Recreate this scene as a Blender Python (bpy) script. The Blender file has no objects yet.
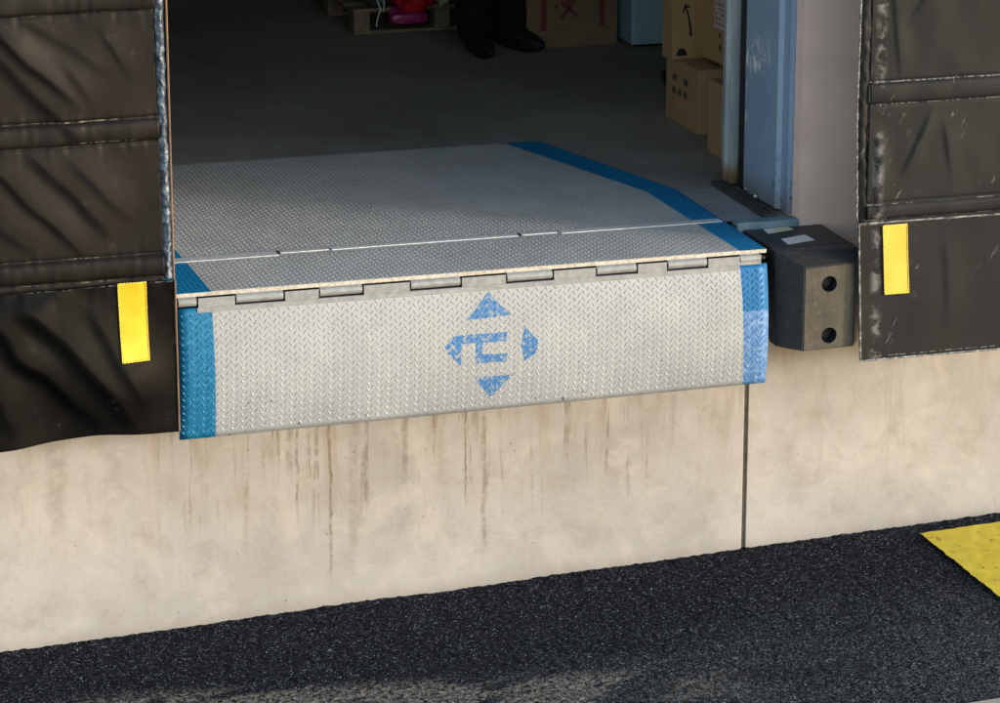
import bpy, bmesh, math, random
import numpy as np
from mathutils import Vector, Matrix
random.seed(7); np.random.seed(7)
C = bpy.context.scene
col = C.collection
R = math.radians

# ------------------------------------------------------------------ node helper
class NT:
    def __init__(s, name, rough=0.6, metal=0.0, spec=0.5):
        s.m = bpy.data.materials.new(name); s.m.use_nodes = True
        s.t = s.m.node_tree; s.n = s.t.nodes; s.l = s.t.links
        s.b = s.n['Principled BSDF']
        s.b.inputs['Roughness'].default_value = rough
        s.b.inputs['Metallic'].default_value = metal
        s.b.inputs['Specular IOR Level'].default_value = spec
        s._c = None
    def coord(s):
        if s._c is None: s._c = s.n.new('ShaderNodeTexCoord').outputs['Object']
        return s._c
    def put(s, inp, v):
        if isinstance(v, bpy.types.NodeSocket): s.l.new(v, inp)
        else:
            if hasattr(inp.default_value, '__len__') and not hasattr(v, '__len__'): v = (v, v, v)
            if hasattr(inp.default_value, '__len__') and len(inp.default_value) == 4 and len(v) == 3: v = (*v, 1)
            inp.default_value = v
    def math(s, op, a, b=0.0, c=None, clamp=False):
        n = s.n.new('ShaderNodeMath'); n.operation = op; n.use_clamp = clamp
        s.put(n.inputs[0], a); s.put(n.inputs[1], b)
        if c is not None: s.put(n.inputs[2], c)
        return n.outputs[0]
    def vm(s, op, a, b=(0, 0, 0)):
        n = s.n.new('ShaderNodeVectorMath'); n.operation = op
        s.put(n.inputs[0], a); s.put(n.inputs[1], b)
        return n.outputs['Value'] if op == 'DOT_PRODUCT' else n.outputs[0]
    def sep(s, v=None):
        n = s.n.new('ShaderNodeSeparateXYZ'); s.l.new(v or s.coord(), n.inputs[0]); return n.outputs
    def comb(s, x, y, z):
        n = s.n.new('ShaderNodeCombineXYZ')
        for i, a in enumerate((x, y, z)): s.put(n.inputs[i], a)
        return n.outputs[0]
    def noise(s, scale, detail=4, rough=0.55, vec=None, st=None, dist=0.0):
        n = s.n.new('ShaderNodeTexNoise'); n.inputs['Scale'].default_value = scale
        n.inputs['Detail'].default_value = detail; n.inputs['Roughness'].default_value = rough
        n.inputs['Distortion'].default_value = dist
        v = vec or s.coord()
        if st: v = s.vm('MULTIPLY', v, st)
        s.l.new(v, n.inputs['Vector']); return n.outputs['Fac']
    def voro(s, scale, feature='F1', vec=None, out='Distance'):
        n = s.n.new('ShaderNodeTexVoronoi'); n.feature = feature
        n.inputs['Scale'].default_value = scale; s.l.new(vec or s.coord(), n.inputs['Vector'])
        return n.outputs[out]
    def ramp(s, f, *st):
        n = s.n.new('ShaderNodeValToRGB'); s.l.new(f, n.inputs[0]); e = n.color_ramp.elements
        while len(e) < len(st): e.new(0.5)
        for i, (p, c) in enumerate(st):
            e[i].position = p; c = (c, c, c) if not hasattr(c, '__len__') else c
            e[i].color = (*c, 1)
        return n.outputs[0]
    def mix(s, f, a, b, mode='MIX'):
        n = s.n.new('ShaderNodeMix'); n.data_type = 'RGBA'; n.blend_type = mode
        s.put(n.inputs['Factor'], f); s.put(n.inputs['A'], a); s.put(n.inputs['B'], b)
        return n.outputs['Result']
    def ss(s, x, a, b):
        n = s.n.new('ShaderNodeMapRange'); n.interpolation_type = 'SMOOTHSTEP'
        s.put(n.inputs[0], x); n.inputs[1].default_value = a; n.inputs[2].default_value = b
        return n.outputs[0]
    def bump(s, h, strength=0.3, dist=0.01, normal=None):
        n = s.n.new('ShaderNodeBump'); n.inputs['Strength'].default_value = strength
        n.inputs['Distance'].default_value = dist; s.l.new(h, n.inputs['Height'])
        if normal: s.l.new(normal, n.inputs['Normal'])
        return n.outputs[0]
    def fin(s, color=None, rough=None, normal=None, metal=None):
        if color is not None: s.put(s.b.inputs['Base Color'], color)
        if rough is not None: s.put(s.b.inputs['Roughness'], rough)
        if metal is not None: s.put(s.b.inputs['Metallic'], metal)
        if normal is not None: s.l.new(normal, s.b.inputs['Normal'])
        return s.m
    def poly(s, x, z, pts):
        """1 inside a convex polygon in the (x, z) plane, soft edge ~1 mm"""
        cx = sum(p[0] for p in pts) / len(pts); cz = sum(p[1] for p in pts) / len(pts)
        d = None
        for i in range(len(pts)):
            a, b = pts[i], pts[(i + 1) % len(pts)]
            nx, nz = b[1] - a[1], a[0] - b[0]; L = math.hypot(nx, nz); nx /= L; nz /= L
            k = nx * a[0] + nz * a[1]
            if nx * cx + nz * cz > k: nx, nz, k = -nx, -nz, -k
            e = s.math('SUBTRACT', k, s.math('ADD', s.math('MULTIPLY', x, nx), s.math('MULTIPLY', z, nz)))
            d = e if d is None else s.math('MINIMUM', d, e)
        return d

def simple(name, c, rough=0.6, metal=0.0, var=0.25, scale=20, bump=0.1, spec=0.5):
    m = NT(name, rough, metal, spec)
    f = m.noise(scale, 5)
    d = tuple(v * (1 - var) for v in c); e = tuple(min(1, v * (1 + var)) for v in c)
    return m.fin(m.ramp(f, (0.3, d), (0.7, e)), None, m.bump(f, bump, 0.004))

# ------------------------------------------------------------------ mesh helper
def empty(name, loc, label=None, cat=None, group=None, rz=0):
    o = bpy.data.objects.new(name, None); col.objects.link(o); o.location = loc
    o.rotation_euler = (0, 0, rz); o.empty_display_size = 0.1
    tag(o, label, cat, group); return o
def tag(o, label=None, cat=None, group=None, kind=None):
    for k, v in (('label', label), ('category', cat), ('group', group), ('kind', kind)):
        if v: o[k] = v
    return o
def link(name, bm_or_me, mat, parent=None, loc=None, smooth=False, label=None):
    if isinstance(bm_or_me, bmesh.types.BMesh):
        me = bpy.data.meshes.new(name); bm_or_me.normal_update(); bm_or_me.to_mesh(me); bm_or_me.free()
    else: me = bm_or_me
    for m in (mat if isinstance(mat, list) else [mat]): me.materials.append(m)
    if smooth:
        for p in me.polygons: p.use_smooth = True
    o = bpy.data.objects.new(name, me); col.objects.link(o)
    if parent is not None:
        o.parent = parent
        if loc is None:                     # geometry given in world space: compensate parent location
            off = Vector((0, 0, 0)); q = parent
            while q is not None: off += q.location; q = q.parent
            o.location = -off
    if loc is not None: o.location = loc
    if label: o['label'] = label
    return o
def box(bm, x0, x1, y0, y1, z0, z1, bev=0.0, M=None):
    r = bmesh.ops.create_cube(bm, size=1)
    vs = r['verts']
    bmesh.ops.scale(bm, vec=(abs(x1 - x0), abs(y1 - y0), abs(z1 - z0)), verts=vs)
    bmesh.ops.translate(bm, vec=((x0 + x1) / 2, (y0 + y1) / 2, (z0 + z1) / 2), verts=vs)
    if bev > 0:
        es = list({e for v in vs for e in v.link_edges})
        r2 = bmesh.ops.bevel(bm, geom=es, offset=bev, segments=2, affect='EDGES', profile=0.5)
        vs = list(set(r2['verts']) | {v for v in vs if v.is_valid})
    if M is not None: bmesh.ops.transform(bm, matrix=M, verts=[v for v in vs if v.is_valid])
    return vs
def boxm(*a, bev=0.0, M=None):
    bm = bmesh.new(); box(bm, *a, bev=bev, M=M); return bm
def tube(bm, a, b, r, n=12, r2=None):
    a, b = Vector(a), Vector(b); d = b - a
    M = Matrix.Translation((a + b) / 2) @ d.to_track_quat('Z', 'Y').to_matrix().to_4x4()
    return bmesh.ops.create_cone(bm, cap_ends=True, segments=n, radius1=r, radius2=r if r2 is None else r2, depth=d.length, matrix=M)['verts']
def grid_mesh(name, P, faces_keep=None):
    """P: (n, m, 3) array -> mesh"""
    n, m, _ = P.shape
    me = bpy.data.meshes.new(name)
    i = np.arange(n * m).reshape(n, m)
    q = np.stack([i[:-1, :-1], i[1:, :-1], i[1:, 1:], i[:-1, 1:]], -1).reshape(-1, 4)
    if faces_keep is not None: q = q[faces_keep.reshape(-1)]
    me.vertices.add(n * m); me.vertices.foreach_set('co', P.reshape(-1).astype(np.float32))
    me.loops.add(len(q) * 4); me.loops.foreach_set('vertex_index', q.reshape(-1).astype(np.int32))
    me.polygons.add(len(q)); me.polygons.foreach_set('loop_start', (np.arange(len(q)) * 4).astype(np.int32))
    me.polygons.foreach_set('loop_total', np.full(len(q), 4, np.int32))
    me.update(calc_edges=True); me.validate(); return me
def vnoise(X, Y, seed=0):
    """smooth value noise on arrays"""
    rs = np.random.RandomState(seed); T = rs.rand(256, 256)
    xi = np.floor(X).astype(int); yi = np.floor(Y).astype(int); fx = X - xi; fy = Y - yi
    fx = fx * fx * (3 - 2 * fx); fy = fy * fy * (3 - 2 * fy)
    g = lambda a, b: T[a % 256, b % 256]
    return (g(xi, yi) * (1 - fx) + g(xi + 1, yi) * fx) * (1 - fy) + (g(xi, yi + 1) * (1 - fx) + g(xi + 1, yi + 1) * fx) * fy

# ------------------------------------------------------------------ levels
TILT = 0.037
def gz(x): return -1.262 + TILT * max(-6.0, min(9.0, x))
def gzn(x): return -1.262 + TILT * np.clip(x, -6.0, 9.0)

# ------------------------------------------------------------------ materials
def mat_asphalt():
    m = NT('asphalt', 0.85, 0, 0.12); x, y, z = m.sep()
    f2 = m.noise(3.0, 5, 0.6)
    wp = m.vm('ADD', m.coord(), m.vm('MULTIPLY', m.noise(60, 2), (.006, .006, 0)))
    v = m.voro(185, vec=wp); vc = m.sep(m.voro(185, vec=wp, out='Color')); v2 = m.voro(330, vec=wp); vd = m.sep(m.voro(330, vec=wp, out='Color'))
    f = m.math('ADD', m.math('MULTIPLY', vc[0], 0.6), m.math('MULTIPLY', vd[1], 0.4))
    c = m.ramp(f, (0.45, (0.003, 0.005, 0.010)), (0.74, (0.011, 0.015, 0.027)), (0.84, (0.05, 0.06, 0.08)), (0.93, (0.38, 0.42, 0.48)))
    # lighter, worn and dusty towards the yard
    w = m.math('SUBTRACT', m.math('MULTIPLY', y, -1.0), m.math('MULTIPLY', f2, 0.75))
    wm = m.math('MULTIPLY', m.ss(w, 0.05, 0.75), m.ss(x, -.4, 1.8))
    c2 = m.ramp(f, (0.38, (0.007, 0.010, 0.014)), (0.58, (0.032, 0.040, 0.050)), (0.74, (0.09, 0.10, 0.115)), (0.90, (0.28, 0.295, 0.31)))
    c = m.mix(wm, c, c2)
    c = m.mix(m.math('MULTIPLY', m.ss(m.noise(1.0, 5, 0.6, st=(1.3, 5, 1)), 0.55, 0.68), 0.45), c, (0.008, 0.009, 0.012))
    # patches of dry brown grit
    g = m.noise(2.6, 4, 0.6, st=(1, 2.2, 1)); gm = m.math('MULTIPLY', m.ss(g, 0.42, 0.52), m.ss(m.math('SUBTRACT', m.math('MULTIPLY', y, -1.0), m.math('MULTIPLY', m.math('MAXIMUM', x, -.3), 0.26)), 0.52, 0.66))
    g3 = m.noise(60, 2, 0.6); gm = m.math('MULTIPLY', gm, m.ss(g3, 0.38, 0.55))
    gm = m.math('MULTIPLY', gm, m.ss(x, 1.75, 1.25))
    c = m.mix(gm, c, m.ramp(f, (0.3, (0.11, 0.10, 0.088)), (0.8, (0.40, 0.36, 0.31))))
    h = m.math('SUBTRACT', m.math('MULTIPLY', f, 0.5), m.math('ADD', m.math('MULTIPLY', v, 0.9), m.math('MULTIPLY', v2, 0.4)))
    return m.fin(c, m.ramp(f, (0.3, 0.9), (0.7, 0.6)), m.bump(h, 0.9, 0.006))
def mat_yellow_road():
    m = NT('yellow_road_paint', 0.6); f = m.noise(30, 5, 0.7); f2 = m.noise(8, 3)
    c = m.ramp(f2, (0.35, (0.72, 0.52, 0.02)), (0.65, (0.85, 0.66, 0.05)))
    w = m.math('MULTIPLY', m.ss(f, 0.62, 0.68), 1.0)
    c = m.mix(w, c, (0.05, 0.045, 0.03))
    return m.fin(c, 0.6, m.bump(m.noise(160, 3), 0.5, 0.003))
def mat_concrete(name, base=(0.435, 0.418, 0.413), streaks=True):
    m = NT(name, 0.85, 0, 0.3); x, y, z = m.sep()
    f = m.noise(1.6, 6, 0.6); f2 = m.noise(9, 6, 0.65); f3 = m.noise(70, 4, 0.6)
    lo = tuple(v * 0.78 for v in base); hi = tuple(min(1, v * 1.15) for v in base)
    c = m.ramp(f, (0.3, lo), (0.7, hi))
    c = m.mix(m.math('MULTIPLY', m.ss(f2, 0.46, 0.72), 0.55), c, (0.325, 0.285, 0.255))
    f4 = m.noise(4.2, 7, 0.7, dist=0.6)
    c = m.mix(m.math('MULTIPLY', m.ss(f4, 0.52, 0.62), 0.30), c, (0.58, 0.545, 0.50))
    c = m.mix(m.math('MULTIPLY', m.ss(m.math('ABSOLUTE', m.math('SUBTRACT', f4, 0.47)), 0.006, 0.0), 0.35), c, (0.26, 0.21, 0.16))
    c = m.mix(m.math('MULTIPLY', m.ss(f3, 0.52, 0.8), 0.25), c, (0.34, 0.28, 0.22))
    h = m.math('ADD', m.math('MULTIPLY', f2, 0.5), m.math('MULTIPLY', f3, 0.25))
    if streaks:
        # broad vertical run marks
        st = m.noise(1.0, 5, 0.65, st=(11, 11, 1.6), dist=0.8); top = m.ss(z, -1.10, -0.55)
        c = m.mix(m.math('MULTIPLY', m.math('MULTIPLY', m.ss(st, 0.50, 0.72), top), 0.55), c, (0.30, 0.235, 0.16))
        st2 = m.noise(1.0, 4, 0.6, st=(7, 7, 1.4), dist=1.0)
        c = m.mix(m.math('MULTIPLY', m.ss(st2, 0.50, 0.80), 0.22), c, (0.56, 0.53, 0.49))
        # many faint broken runs
        s3 = m.noise(1.0, 3, 0.6, st=(42, 42, 1.5), dist=0.4); s4 = m.noise(13, 4, 0.7); under = m.math('MULTIPLY', m.ss(x, -.15, .15), m.ss(x, 2.0, 1.5))
        k3 = m.math('MULTIPLY', m.math('MULTIPLY', m.ss(s3, 0.55, 0.64), m.ss(s4, 0.40, 0.56)), m.math('MULTIPLY', m.ss(z, -1.1, -.7), under))
        c = m.mix(m.math('MULTIPLY', k3, 0.6), c, (0.20, 0.155, 0.105))
        # distinct narrow drips below the lip
        wob = m.noise(7, 4, 0.7); fade = m.noise(16, 5, 0.7)
        for (xi, z0, z1, w, s_) in ((0.465, -0.58, -0.93, 0.009, .75), (0.578, -0.50, -1.17, 0.008, .8), (0.705, -0.60, -0.92, 0.011, .6),
                                    (0.84, -0.58, -0.86, 0.016, .5), (1.055, -0.48, -0.95, 0.006, .8), (1.119, -0.48, -1.12, 0.012, .5),
                                    (0.44, -0.5, -0.8, 0.02, .45), (0.66, -0.5, -1.1, 0.025, .35), (0.20, -.47, -.63, .013, .5), (0.30, -.47, -.62, .009, .6),
                                    (1.09, -.45, -.75, .02, .45), (1.42, -.45, -.8, .02, .25), (1.80, -.45, -.75, .02, .3), (-.35, -.4, -.95, .05, .3), (0.03, -.4, -.6, .03, .4)):
            d = m.math('ABSOLUTE', m.math('SUBTRACT', m.math('ADD', x, m.math('MULTIPLY', m.math('SUBTRACT', wob, 0.5), 0.035)), xi))
            k = m.ss(d, w, w * 0.25)
            k = m.math('MULTIPLY', k, m.math('MULTIPLY', m.ss(z, z1, z1 + 0.12), m.ss(fade, 0.30, 0.58)))
            c = m.mix(m.math('MULTIPLY', k, s_), c, (0.17, 0.13, 0.085))
        # bug holes
        v = m.voro(26, vec=m.vm('ADD', m.coord(), m.vm('MULTIPLY', m.noise(30, 2), (.02, .0, .02)))); vr = m.voro(26, out='Color')
        hole = m.math('MULTIPLY', m.ss(v, 0.10, 0.05), m.ss(m.noise(6, 2), 0.56, 0.60))
        c = m.mix(m.math('MULTIPLY', hole, 0.55), c, (0.16, 0.12, 0.09))
        h = m.math('SUBTRACT', h, hole)
        # splash dirt at the foot
        base_d = m.ss(m.math('ADD', m.math('SUBTRACT', z, m.math('MULTIPLY', x, TILT)), m.math('MULTIPLY', f2, 0.10)), -1.15, -1.225)
        c = m.mix(m.math('MULTIPLY', base_d, 0.35), c, (0.22, 0.17, 0.13))
    return m.fin(c, 0.85, m.bump(h, 0.35, 0.006))
def mat_tread(name, kind):
    m = NT(name, 0.5, 0.15, 0.5); x, y, z = m.sep()
    f = m.noise(5, 6, 0.6); f2 = m.noise(60, 4, 0.65); f3 = m.noise(1.3, 4, 0.6)
    if kind == 'lip':
        c = m.ramp(f, (0.3, (0.34, 0.36, 0.385)), (0.7, (0.435, 0.46, 0.48)))
        c = m.mix(m.math('MULTIPLY', m.ss(f2, 0.55, 0.72), 0.40), c, (0.24, 0.23, 0.21))
        c = m.mix(m.math('MULTIPLY', m.ss(f3, 0.45, 0.7), 0.22), c, (0.30, 0.285, 0.26))
        scr = m.noise(1, 5, 0.7, vec=m.vm('MULTIPLY', m.comb(m.math('ADD', x, m.math('MULTIPLY', z, 0.3)), y, z), (70, 1, 5)))
        c = m.mix(m.math('MULTIPLY', m.math('MULTIPLY', m.ss(scr, 0.62, 0.70), m.ss(f, .5, .6)), 0.5), c, (0.62, 0.62, 0.60))
        # dirt near the bottom edge, small rust specks
        sp = m.math('MULTIPLY', m.ss(m.noise(55, 3, 0.6), 0.67, 0.72), m.ss(z, -0.25, -0.42))
        c = m.mix(sp, c, (0.10, 0.07, 0.05))
        wx = m.math('ADD', x, m.math('MULTIPLY', m.math('SUBTRACT', m.noise(90, 2), 0.5), 0.007))
        wz = m.math('ADD', z, m.math('MULTIPLY', m.math('SUBTRACT', m.noise(90, 2, vec=m.vm('ADD', m.coord(), (3, 1, 7))), 0.5), 0.007))
        polys = [[(1.026, -.073), (1.102, -.151), (.952, -.157)], [(.973, -.353), (1.106, -.353), (1.031, -.425)],
                 [(.874, -.240), (.909, -.206), (.930, -.222), (.928, -.308), (.884, -.264)],
                 [(.909, -.206), (1.087, -.206), (1.081, -.236), (.928, -.233)],
                 [(.980, -.225), (1.004, -.225), (.999, -.300), (.975, -.300)],
                 [(.995, -.276), (1.088, -.278), (1.080, -.305), (.975, -.303)],
                 [(1.147, -.195), (1.191, -.242), (1.186, -.284), (1.145, -.308), (1.133, -.252)]]
        d = None
        for p in polys:
            e = m.poly(wx, wz, p); d = e if d is None else m.math('MAXIMUM', d, e)
        logo = m.math('MULTIPLY', m.ss(d, -0.0025, 0.0015), m.ss(f2, 0.66, 0.50))
        c = m.mix(m.math('MULTIPLY', logo, 0.93), c, m.mix(f, (0.015, 0.13, 0.36), (0.06, 0.24, 0.54)))
        bl = m.mix(m.ss(f2, 0.45, 0.75), (0.002, 0.15, 0.33), (0.03, 0.25, 0.46))
        c = m.mix(m.ss(wx, 0.113, 0.109), c, bl)
        br_top = m.mix(m.ss(f2, 0.5, 0.75), (0.0, 0.13, 0.36), (0.02, 0.22, 0.48))
        br_low = m.mix(m.ss(f2, 0.40, 0.7), (0.07, 0.20, 0.46), (0.22, 0.36, 0.60))
        br = m.mix(m.ss(wz, -0.200, -0.207), br_top, br_low)
        edge = m.math('ADD', m.math('MULTIPLY', z, -0.035), 1.902)
        c = m.mix(m.ss(m.math('SUBTRACT', wx, edge), -0.002, 0.002), c, br)
        rough = 0.42
    else:
        c = m.ramp(f, (0.3, (0.43, 0.435, 0.435)), (0.7, (0.55, 0.555, 0.55)))
        c = m.mix(m.math('MULTIPLY', m.ss(f2, 0.5, 0.7), 0.45), c, (0.24, 0.24, 0.235))
        c = m.mix(m.math('MULTIPLY', m.ss(f3, 0.5, 0.7), 0.25), c, (0.30, 0.29, 0.27))
        # scuffed crown where the plate bends
        sc = m.math('MULTIPLY', m.ss(m.math('ABSOLUTE', m.math('SUBTRACT', y, 0.42)), 0.30, 0.0), m.ss(m.noise(35, 4, 0.7, st=(1, .5, 1)), 0.56, 0.68))
        c = m.mix(m.math('MULTIPLY', sc, 0.55), c, (0.62, 0.62, 0.61))
        wx = m.math('ADD', x, m.math('MULTIPLY', m.math('SUBTRACT', m.noise(40, 2), 0.5), 0.006))
        # stripe: constant to y=.547 then turning in with the taper
        tp = m.math('MULTIPLY', m.math('MAXIMUM', m.math('SUBTRACT', y, 0.547), 0.0), 0.2655)
        eR = m.math('SUBTRACT', m.math('SUBTRACT', 1.905, m.math('MULTIPLY', m.math('ADD', y, 0.332), 0.022)), tp)
        eL = m.math('ADD', 0.112, tp)
        k = m.math('MAXIMUM', m.ss(m.math('SUBTRACT', wx, eR), -0.002, 0.002), m.ss(m.math('SUBTRACT', wx, eL), 0.002, -0.002))
        rub = m.math('MULTIPLY', m.ss(m.noise(24, 4, 0.7), 0.6, 0.72), 0.35)
        bl = m.mix(rub, (0.0, 0.20, 0.43), (0.20, 0.34, 0.46))
        c = m.mix(k, c, bl)
        rough = 0.40
    return m.fin(c, m.math('ADD', rough, m.math('MULTIPLY', f2, 0.2)), m.bump(f2, 0.25, 0.0012))
def mat_vinyl(name, base, stitch, seams=(), glossy=0.33, scuffs=False, spec=0.2):
    m = NT(name, glossy, 0, spec); x, y, z = m.sep()
    f = m.noise(3.5, 5, 0.6); f2 = m.noise(120, 3, 0.6); d = m.noise(14, 5, 0.7)
    c = m.ramp(f, (0.3, tuple(v * 0.7 for v in base)), (0.7, tuple(v * 1.25 for v in base)))
    c = m.mix(m.math('MULTIPLY', m.ss(d, 0.62, 0.8), 0.25), c, (0.16, 0.155, 0.15))
    dash = m.math('MULTIPLY', m.ss(m.noise(1, 2, 0.5, st=(90, 1, 6)), 0.42, 0.56), m.ss(m.noise(5, 3, 0.6), 0.40, 0.58))
    for (z0, k) in seams:
        wz = m.math('ADD', z, m.math('MULTIPLY', m.math('SUBTRACT', f, 0.5), 0.008))
        e = m.ss(m.math('ABSOLUTE', m.math('SUBTRACT', wz, z0)), 0.0024, 0.0008); k = k * .55
        c = m.mix(m.math('MULTIPLY', m.math('MULTIPLY', e, dash), k), c, stitch)
    if scuffs:
        # dry scratch marks and rubbed creases
        s1 = m.noise(1, 5, 0.75, vec=m.vm('MULTIPLY', m.comb(m.math('SUBTRACT', x, m.math('MULTIPLY', z, 0.55)), y, m.math('ADD', z, m.math('MULTIPLY', x, 0.4))), (60, 1, 9)))
        area = m.noise(4.2, 3, 0.5)
        c = m.mix(m.math('MULTIPLY', m.math('MULTIPLY', m.ss(s1, 0.60, 0.72), m.ss(area, 0.52, 0.62)), 0.75), c, (0.42, 0.42, 0.41))
        e2 = m.ss(m.math('ABSOLUTE', m.math('SUBTRACT', x, 2.368)), 0.028, 0.0)
        c = m.mix(m.math('MULTIPLY', m.math('MULTIPLY', e2, m.ss(d, 0.45, 0.6)), 0.5), c, (0.30, 0.30, 0.30))
    r = m.math('ADD', glossy, m.math('MULTIPLY', d, 0.22))
    b1 = m.bump(m.noise(9, 4, 0.5), 0.15, 0.008)
    return m.fin(c, r, m.bump(f2, 0.12, 0.0008, b1))

M = {}
M['asphalt'] = mat_asphalt(); M['yellow_road'] = mat_yellow_road()
M['concrete'] = mat_concrete('dock_concrete')
M['apron'] = mat_concrete('apron_concrete', (0.42, 0.38, 0.34), False)
M['render'] = simple('painted_wall', (0.92, 0.66, 0.59), 0.8, 0, 0.07, 6, 0.15)
M['deck'] = mat_tread('deck_tread_plate', 'deck'); M['lip'] = mat_tread('lip_tread_plate', 'lip')
M['edge'] = simple('worn_steel_edge', (0.62, 0.57, 0.50), 0.4, 0.2, 0.3, 60, 0.3)
M['hinge'] = simple('grey_painted_hinge', (0.34, 0.35, 0.36), 0.4, 0.15, 0.2, 40, 0.2)
M['seam'] = simple('bright_seam', (0.66, 0.69, 0.72), 0.35, 0.15, 0.2, 50, 0.2)
M['darksteel'] = simple('dark_steel', (0.02, 0.02, 0.022), 0.7, 0.2)
M['rubber'] = simple('black_rubber', (0.022, 0.025, 0.030), 0.48, 0, 0.35, 25, 0.25)
M['sill'] = simple('weathered_sill_strip', (0.055, 0.058, 0.06), 0.7, 0.1, 0.5, 40, 0.4)
M['bluesteel'] = simple('pale_blue_steel', (0.20, 0.30, 0.38), 0.45, 0.2, 0.25, 14, 0.2)
M['cardboard'] = simple('cardboard', (0.42, 0.26, 0.13), 0.85, 0, 0.08, 8, 0.1)
M['cardboard_dark'] = simple('old_cardboard', (0.20, 0.135, 0.09), 0.85, 0, 0.12, 8, 0.1)
M['ink'] = simple('black_print', (0.012, 0.012, 0.014), 0.7)
M['greyink'] = simple('grey_print', (0.10, 0.09, 0.09), 0.7)
M['redink'] = simple('red_print', (0.16, 0.025, 0.022), 0.7)
M['pinklabel'] = simple('pink_label', (0.62, 0.46, 0.48), 0.6, 0, 0.2, 60)
M['wood'] = simple('grey_pallet_wood', (0.20, 0.155, 0.11), 0.85, 0, 0.35, 25, 0.4)
M['redplastic'] = simple('shiny_red_plastic', (0.45, 0.012, 0.022), 0.25, 0, 0.5, 14, 0.6)
M['magenta'] = simple('magenta_plastic', (0.28, 0.02, 0.13), 0.3, 0, 0.4, 14, 0.6)
M['darkwrap'] = simple('dark_film_wrap', (0.07, 0.085, 0.09), 0.22, 0, 0.6, 12, 0.8)
M['paper'] = simple('pale_printed_sack', (0.45, 0.42, 0.28), 0.6, 0, 0.6, 22, 0.3)
M['string'] = simple('white_string', (0.6, 0.62, 0.62), 0.7)
M['cabinet'] = simple('pale_blue_enamel', (0.30, 0.44, 0.58), 0.4, 0, 0.06, 5, 0.05)
M['cloth'] = simple('black_trouser_cloth', (0.008, 0.008, 0.010), 0.95, 0, 0.3, 60, 0.3, 0.2)
M['jacket'] = simple('dark_jacket_cloth', (0.015, 0.017, 0.022), 0.9, 0, 0.3, 60, 0.3, 0.2)
M['shoe'] = simple('black_shoe_leather', (0.006, 0.006, 0.007), 0.6)
M['skin'] = simple('skin', (0.50, 0.30, 0.21), 0.55, 0, 0.06, 10, 0.05)
M['hair'] = simple('dark_hair', (0.02, 0.014, 0.01), 0.7, 0, 0.4, 80, 0.5)
M['interior'] = simple('interior_wall_paint', (0.62, 0.61, 0.58), 0.9, 0, 0.1, 3, 0.05)
M['roofing'] = simple('roof_sheet', (0.5, 0.5, 0.5), 0.7)
M['sealant'] = simple('grey_joint_sealant', (0.20, 0.165, 0.13), 0.9, 0, 0.3, 30, 0.3)
M['cord'] = simple('brown_edge_cord', (0.22, 0.13, 0.08), 0.8)
M['chrome'] = simple('zinc_bolt', (0.45, 0.45, 0.43), 0.3, 0.8)

def mat_floor():
    m = NT('warehouse_floor_concrete', 0.6, 0, 0.25)
    f = m.noise(0.9, 6, 0.6); f2 = m.noise(7, 5, 0.6, st=(1, .6, 1))
    c = m.ramp(f, (0.35, (0.24, 0.215, 0.185)), (0.65, (0.38, 0.345, 0.305)))
    c = m.mix(m.math('MULTIPLY', m.ss(f2, 0.5, 0.7), 0.35), c, (0.38, 0.375, 0.36))
    return m.fin(c, m.math('ADD', 0.5, m.math('MULTIPLY', f, 0.3)), m.bump(f2, 0.05, 0.003))
M['floor'] = mat_floor()
def mat_block():
    m = NT('worn_rubber_block', 0.6, 0, 0.4); x, y, z = m.sep()
    f = m.noise(9, 5, 0.65); f2 = m.noise(50, 4, 0.65)
    dark = m.ramp(f2, (0.3, (0.018, 0.020, 0.024)), (0.7, (0.04, 0.042, 0.045)))
    face = m.ramp(f, (0.3, (0.055, 0.049, 0.040)), (0.7, (0.115, 0.10, 0.080)))
    face = m.mix(m.math('MULTIPLY', m.ss(f2, 0.55, 0.75), 0.4), face, (0.19, 0.165, 0.135))
    face = m.mix(m.math('MULTIPLY', m.ss(m.noise(1, 4, .7, st=(60, 1, 14)), .56, .66), .5), face, (0.03, 0.028, 0.026))
    k = m.ss(y, -0.3895, -0.3925)
    return m.fin(m.mix(k, dark, face), m.math('ADD', 0.42, m.math('MULTIPLY', k, 0.2)), m.bump(f2, 0.3, 0.002))
M['block'] = mat_block()
def mat_label():
    m = NT('sticker', 0.5); f = m.noise(70, 2, 0.5, st=(1, .5, 1)); f2 = m.noise(20, 2)
    c = m.mix(m.ss(f, 0.68, 0.72), (0.9, 0.9, 0.88), (0.2, 0.2, 0.2))
    c = m.mix(m.math('MULTIPLY', m.ss(m.sep()[0], 2.14, 2.15), 0.6), c, (0.80, 0.68, 0.18))
    return m.fin(c)
M['sticker'] = mat_label(); M['sticker_plain'] = simple('plain_sticker', (0.85, 0.83, 0.83), 0.5, 0, .12, 60)
def mat_reflector(nm='orange_yellow_vinyl', a=(0.80, 0.42, 0.004), b=(0.92, 0.55, 0.02)):
    m = NT(nm, 0.4); x, y, z = m.sep(); f = m.noise(9, 4, 0.5); f2 = m.noise(30, 3)
    c = m.ramp(f, (0.3, a), (0.7, b))
    c = m.mix(m.ss(f2, 0.70, 0.74), c, (0.10, 0.06, 0.02))
    return m.fin(c, 0.35, m.bump(f, 0.25, 0.01))
M['reflector'] = mat_reflector(); M['reflector2'] = mat_reflector('faded_yellow_vinyl', (0.72, 0.50, 0.05), (0.80, 0.60, 0.11))
M['reflector_edge'] = simple('yellow_hem', (0.95, 0.74, 0.10), 0.4, 0, 0.05)
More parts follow.
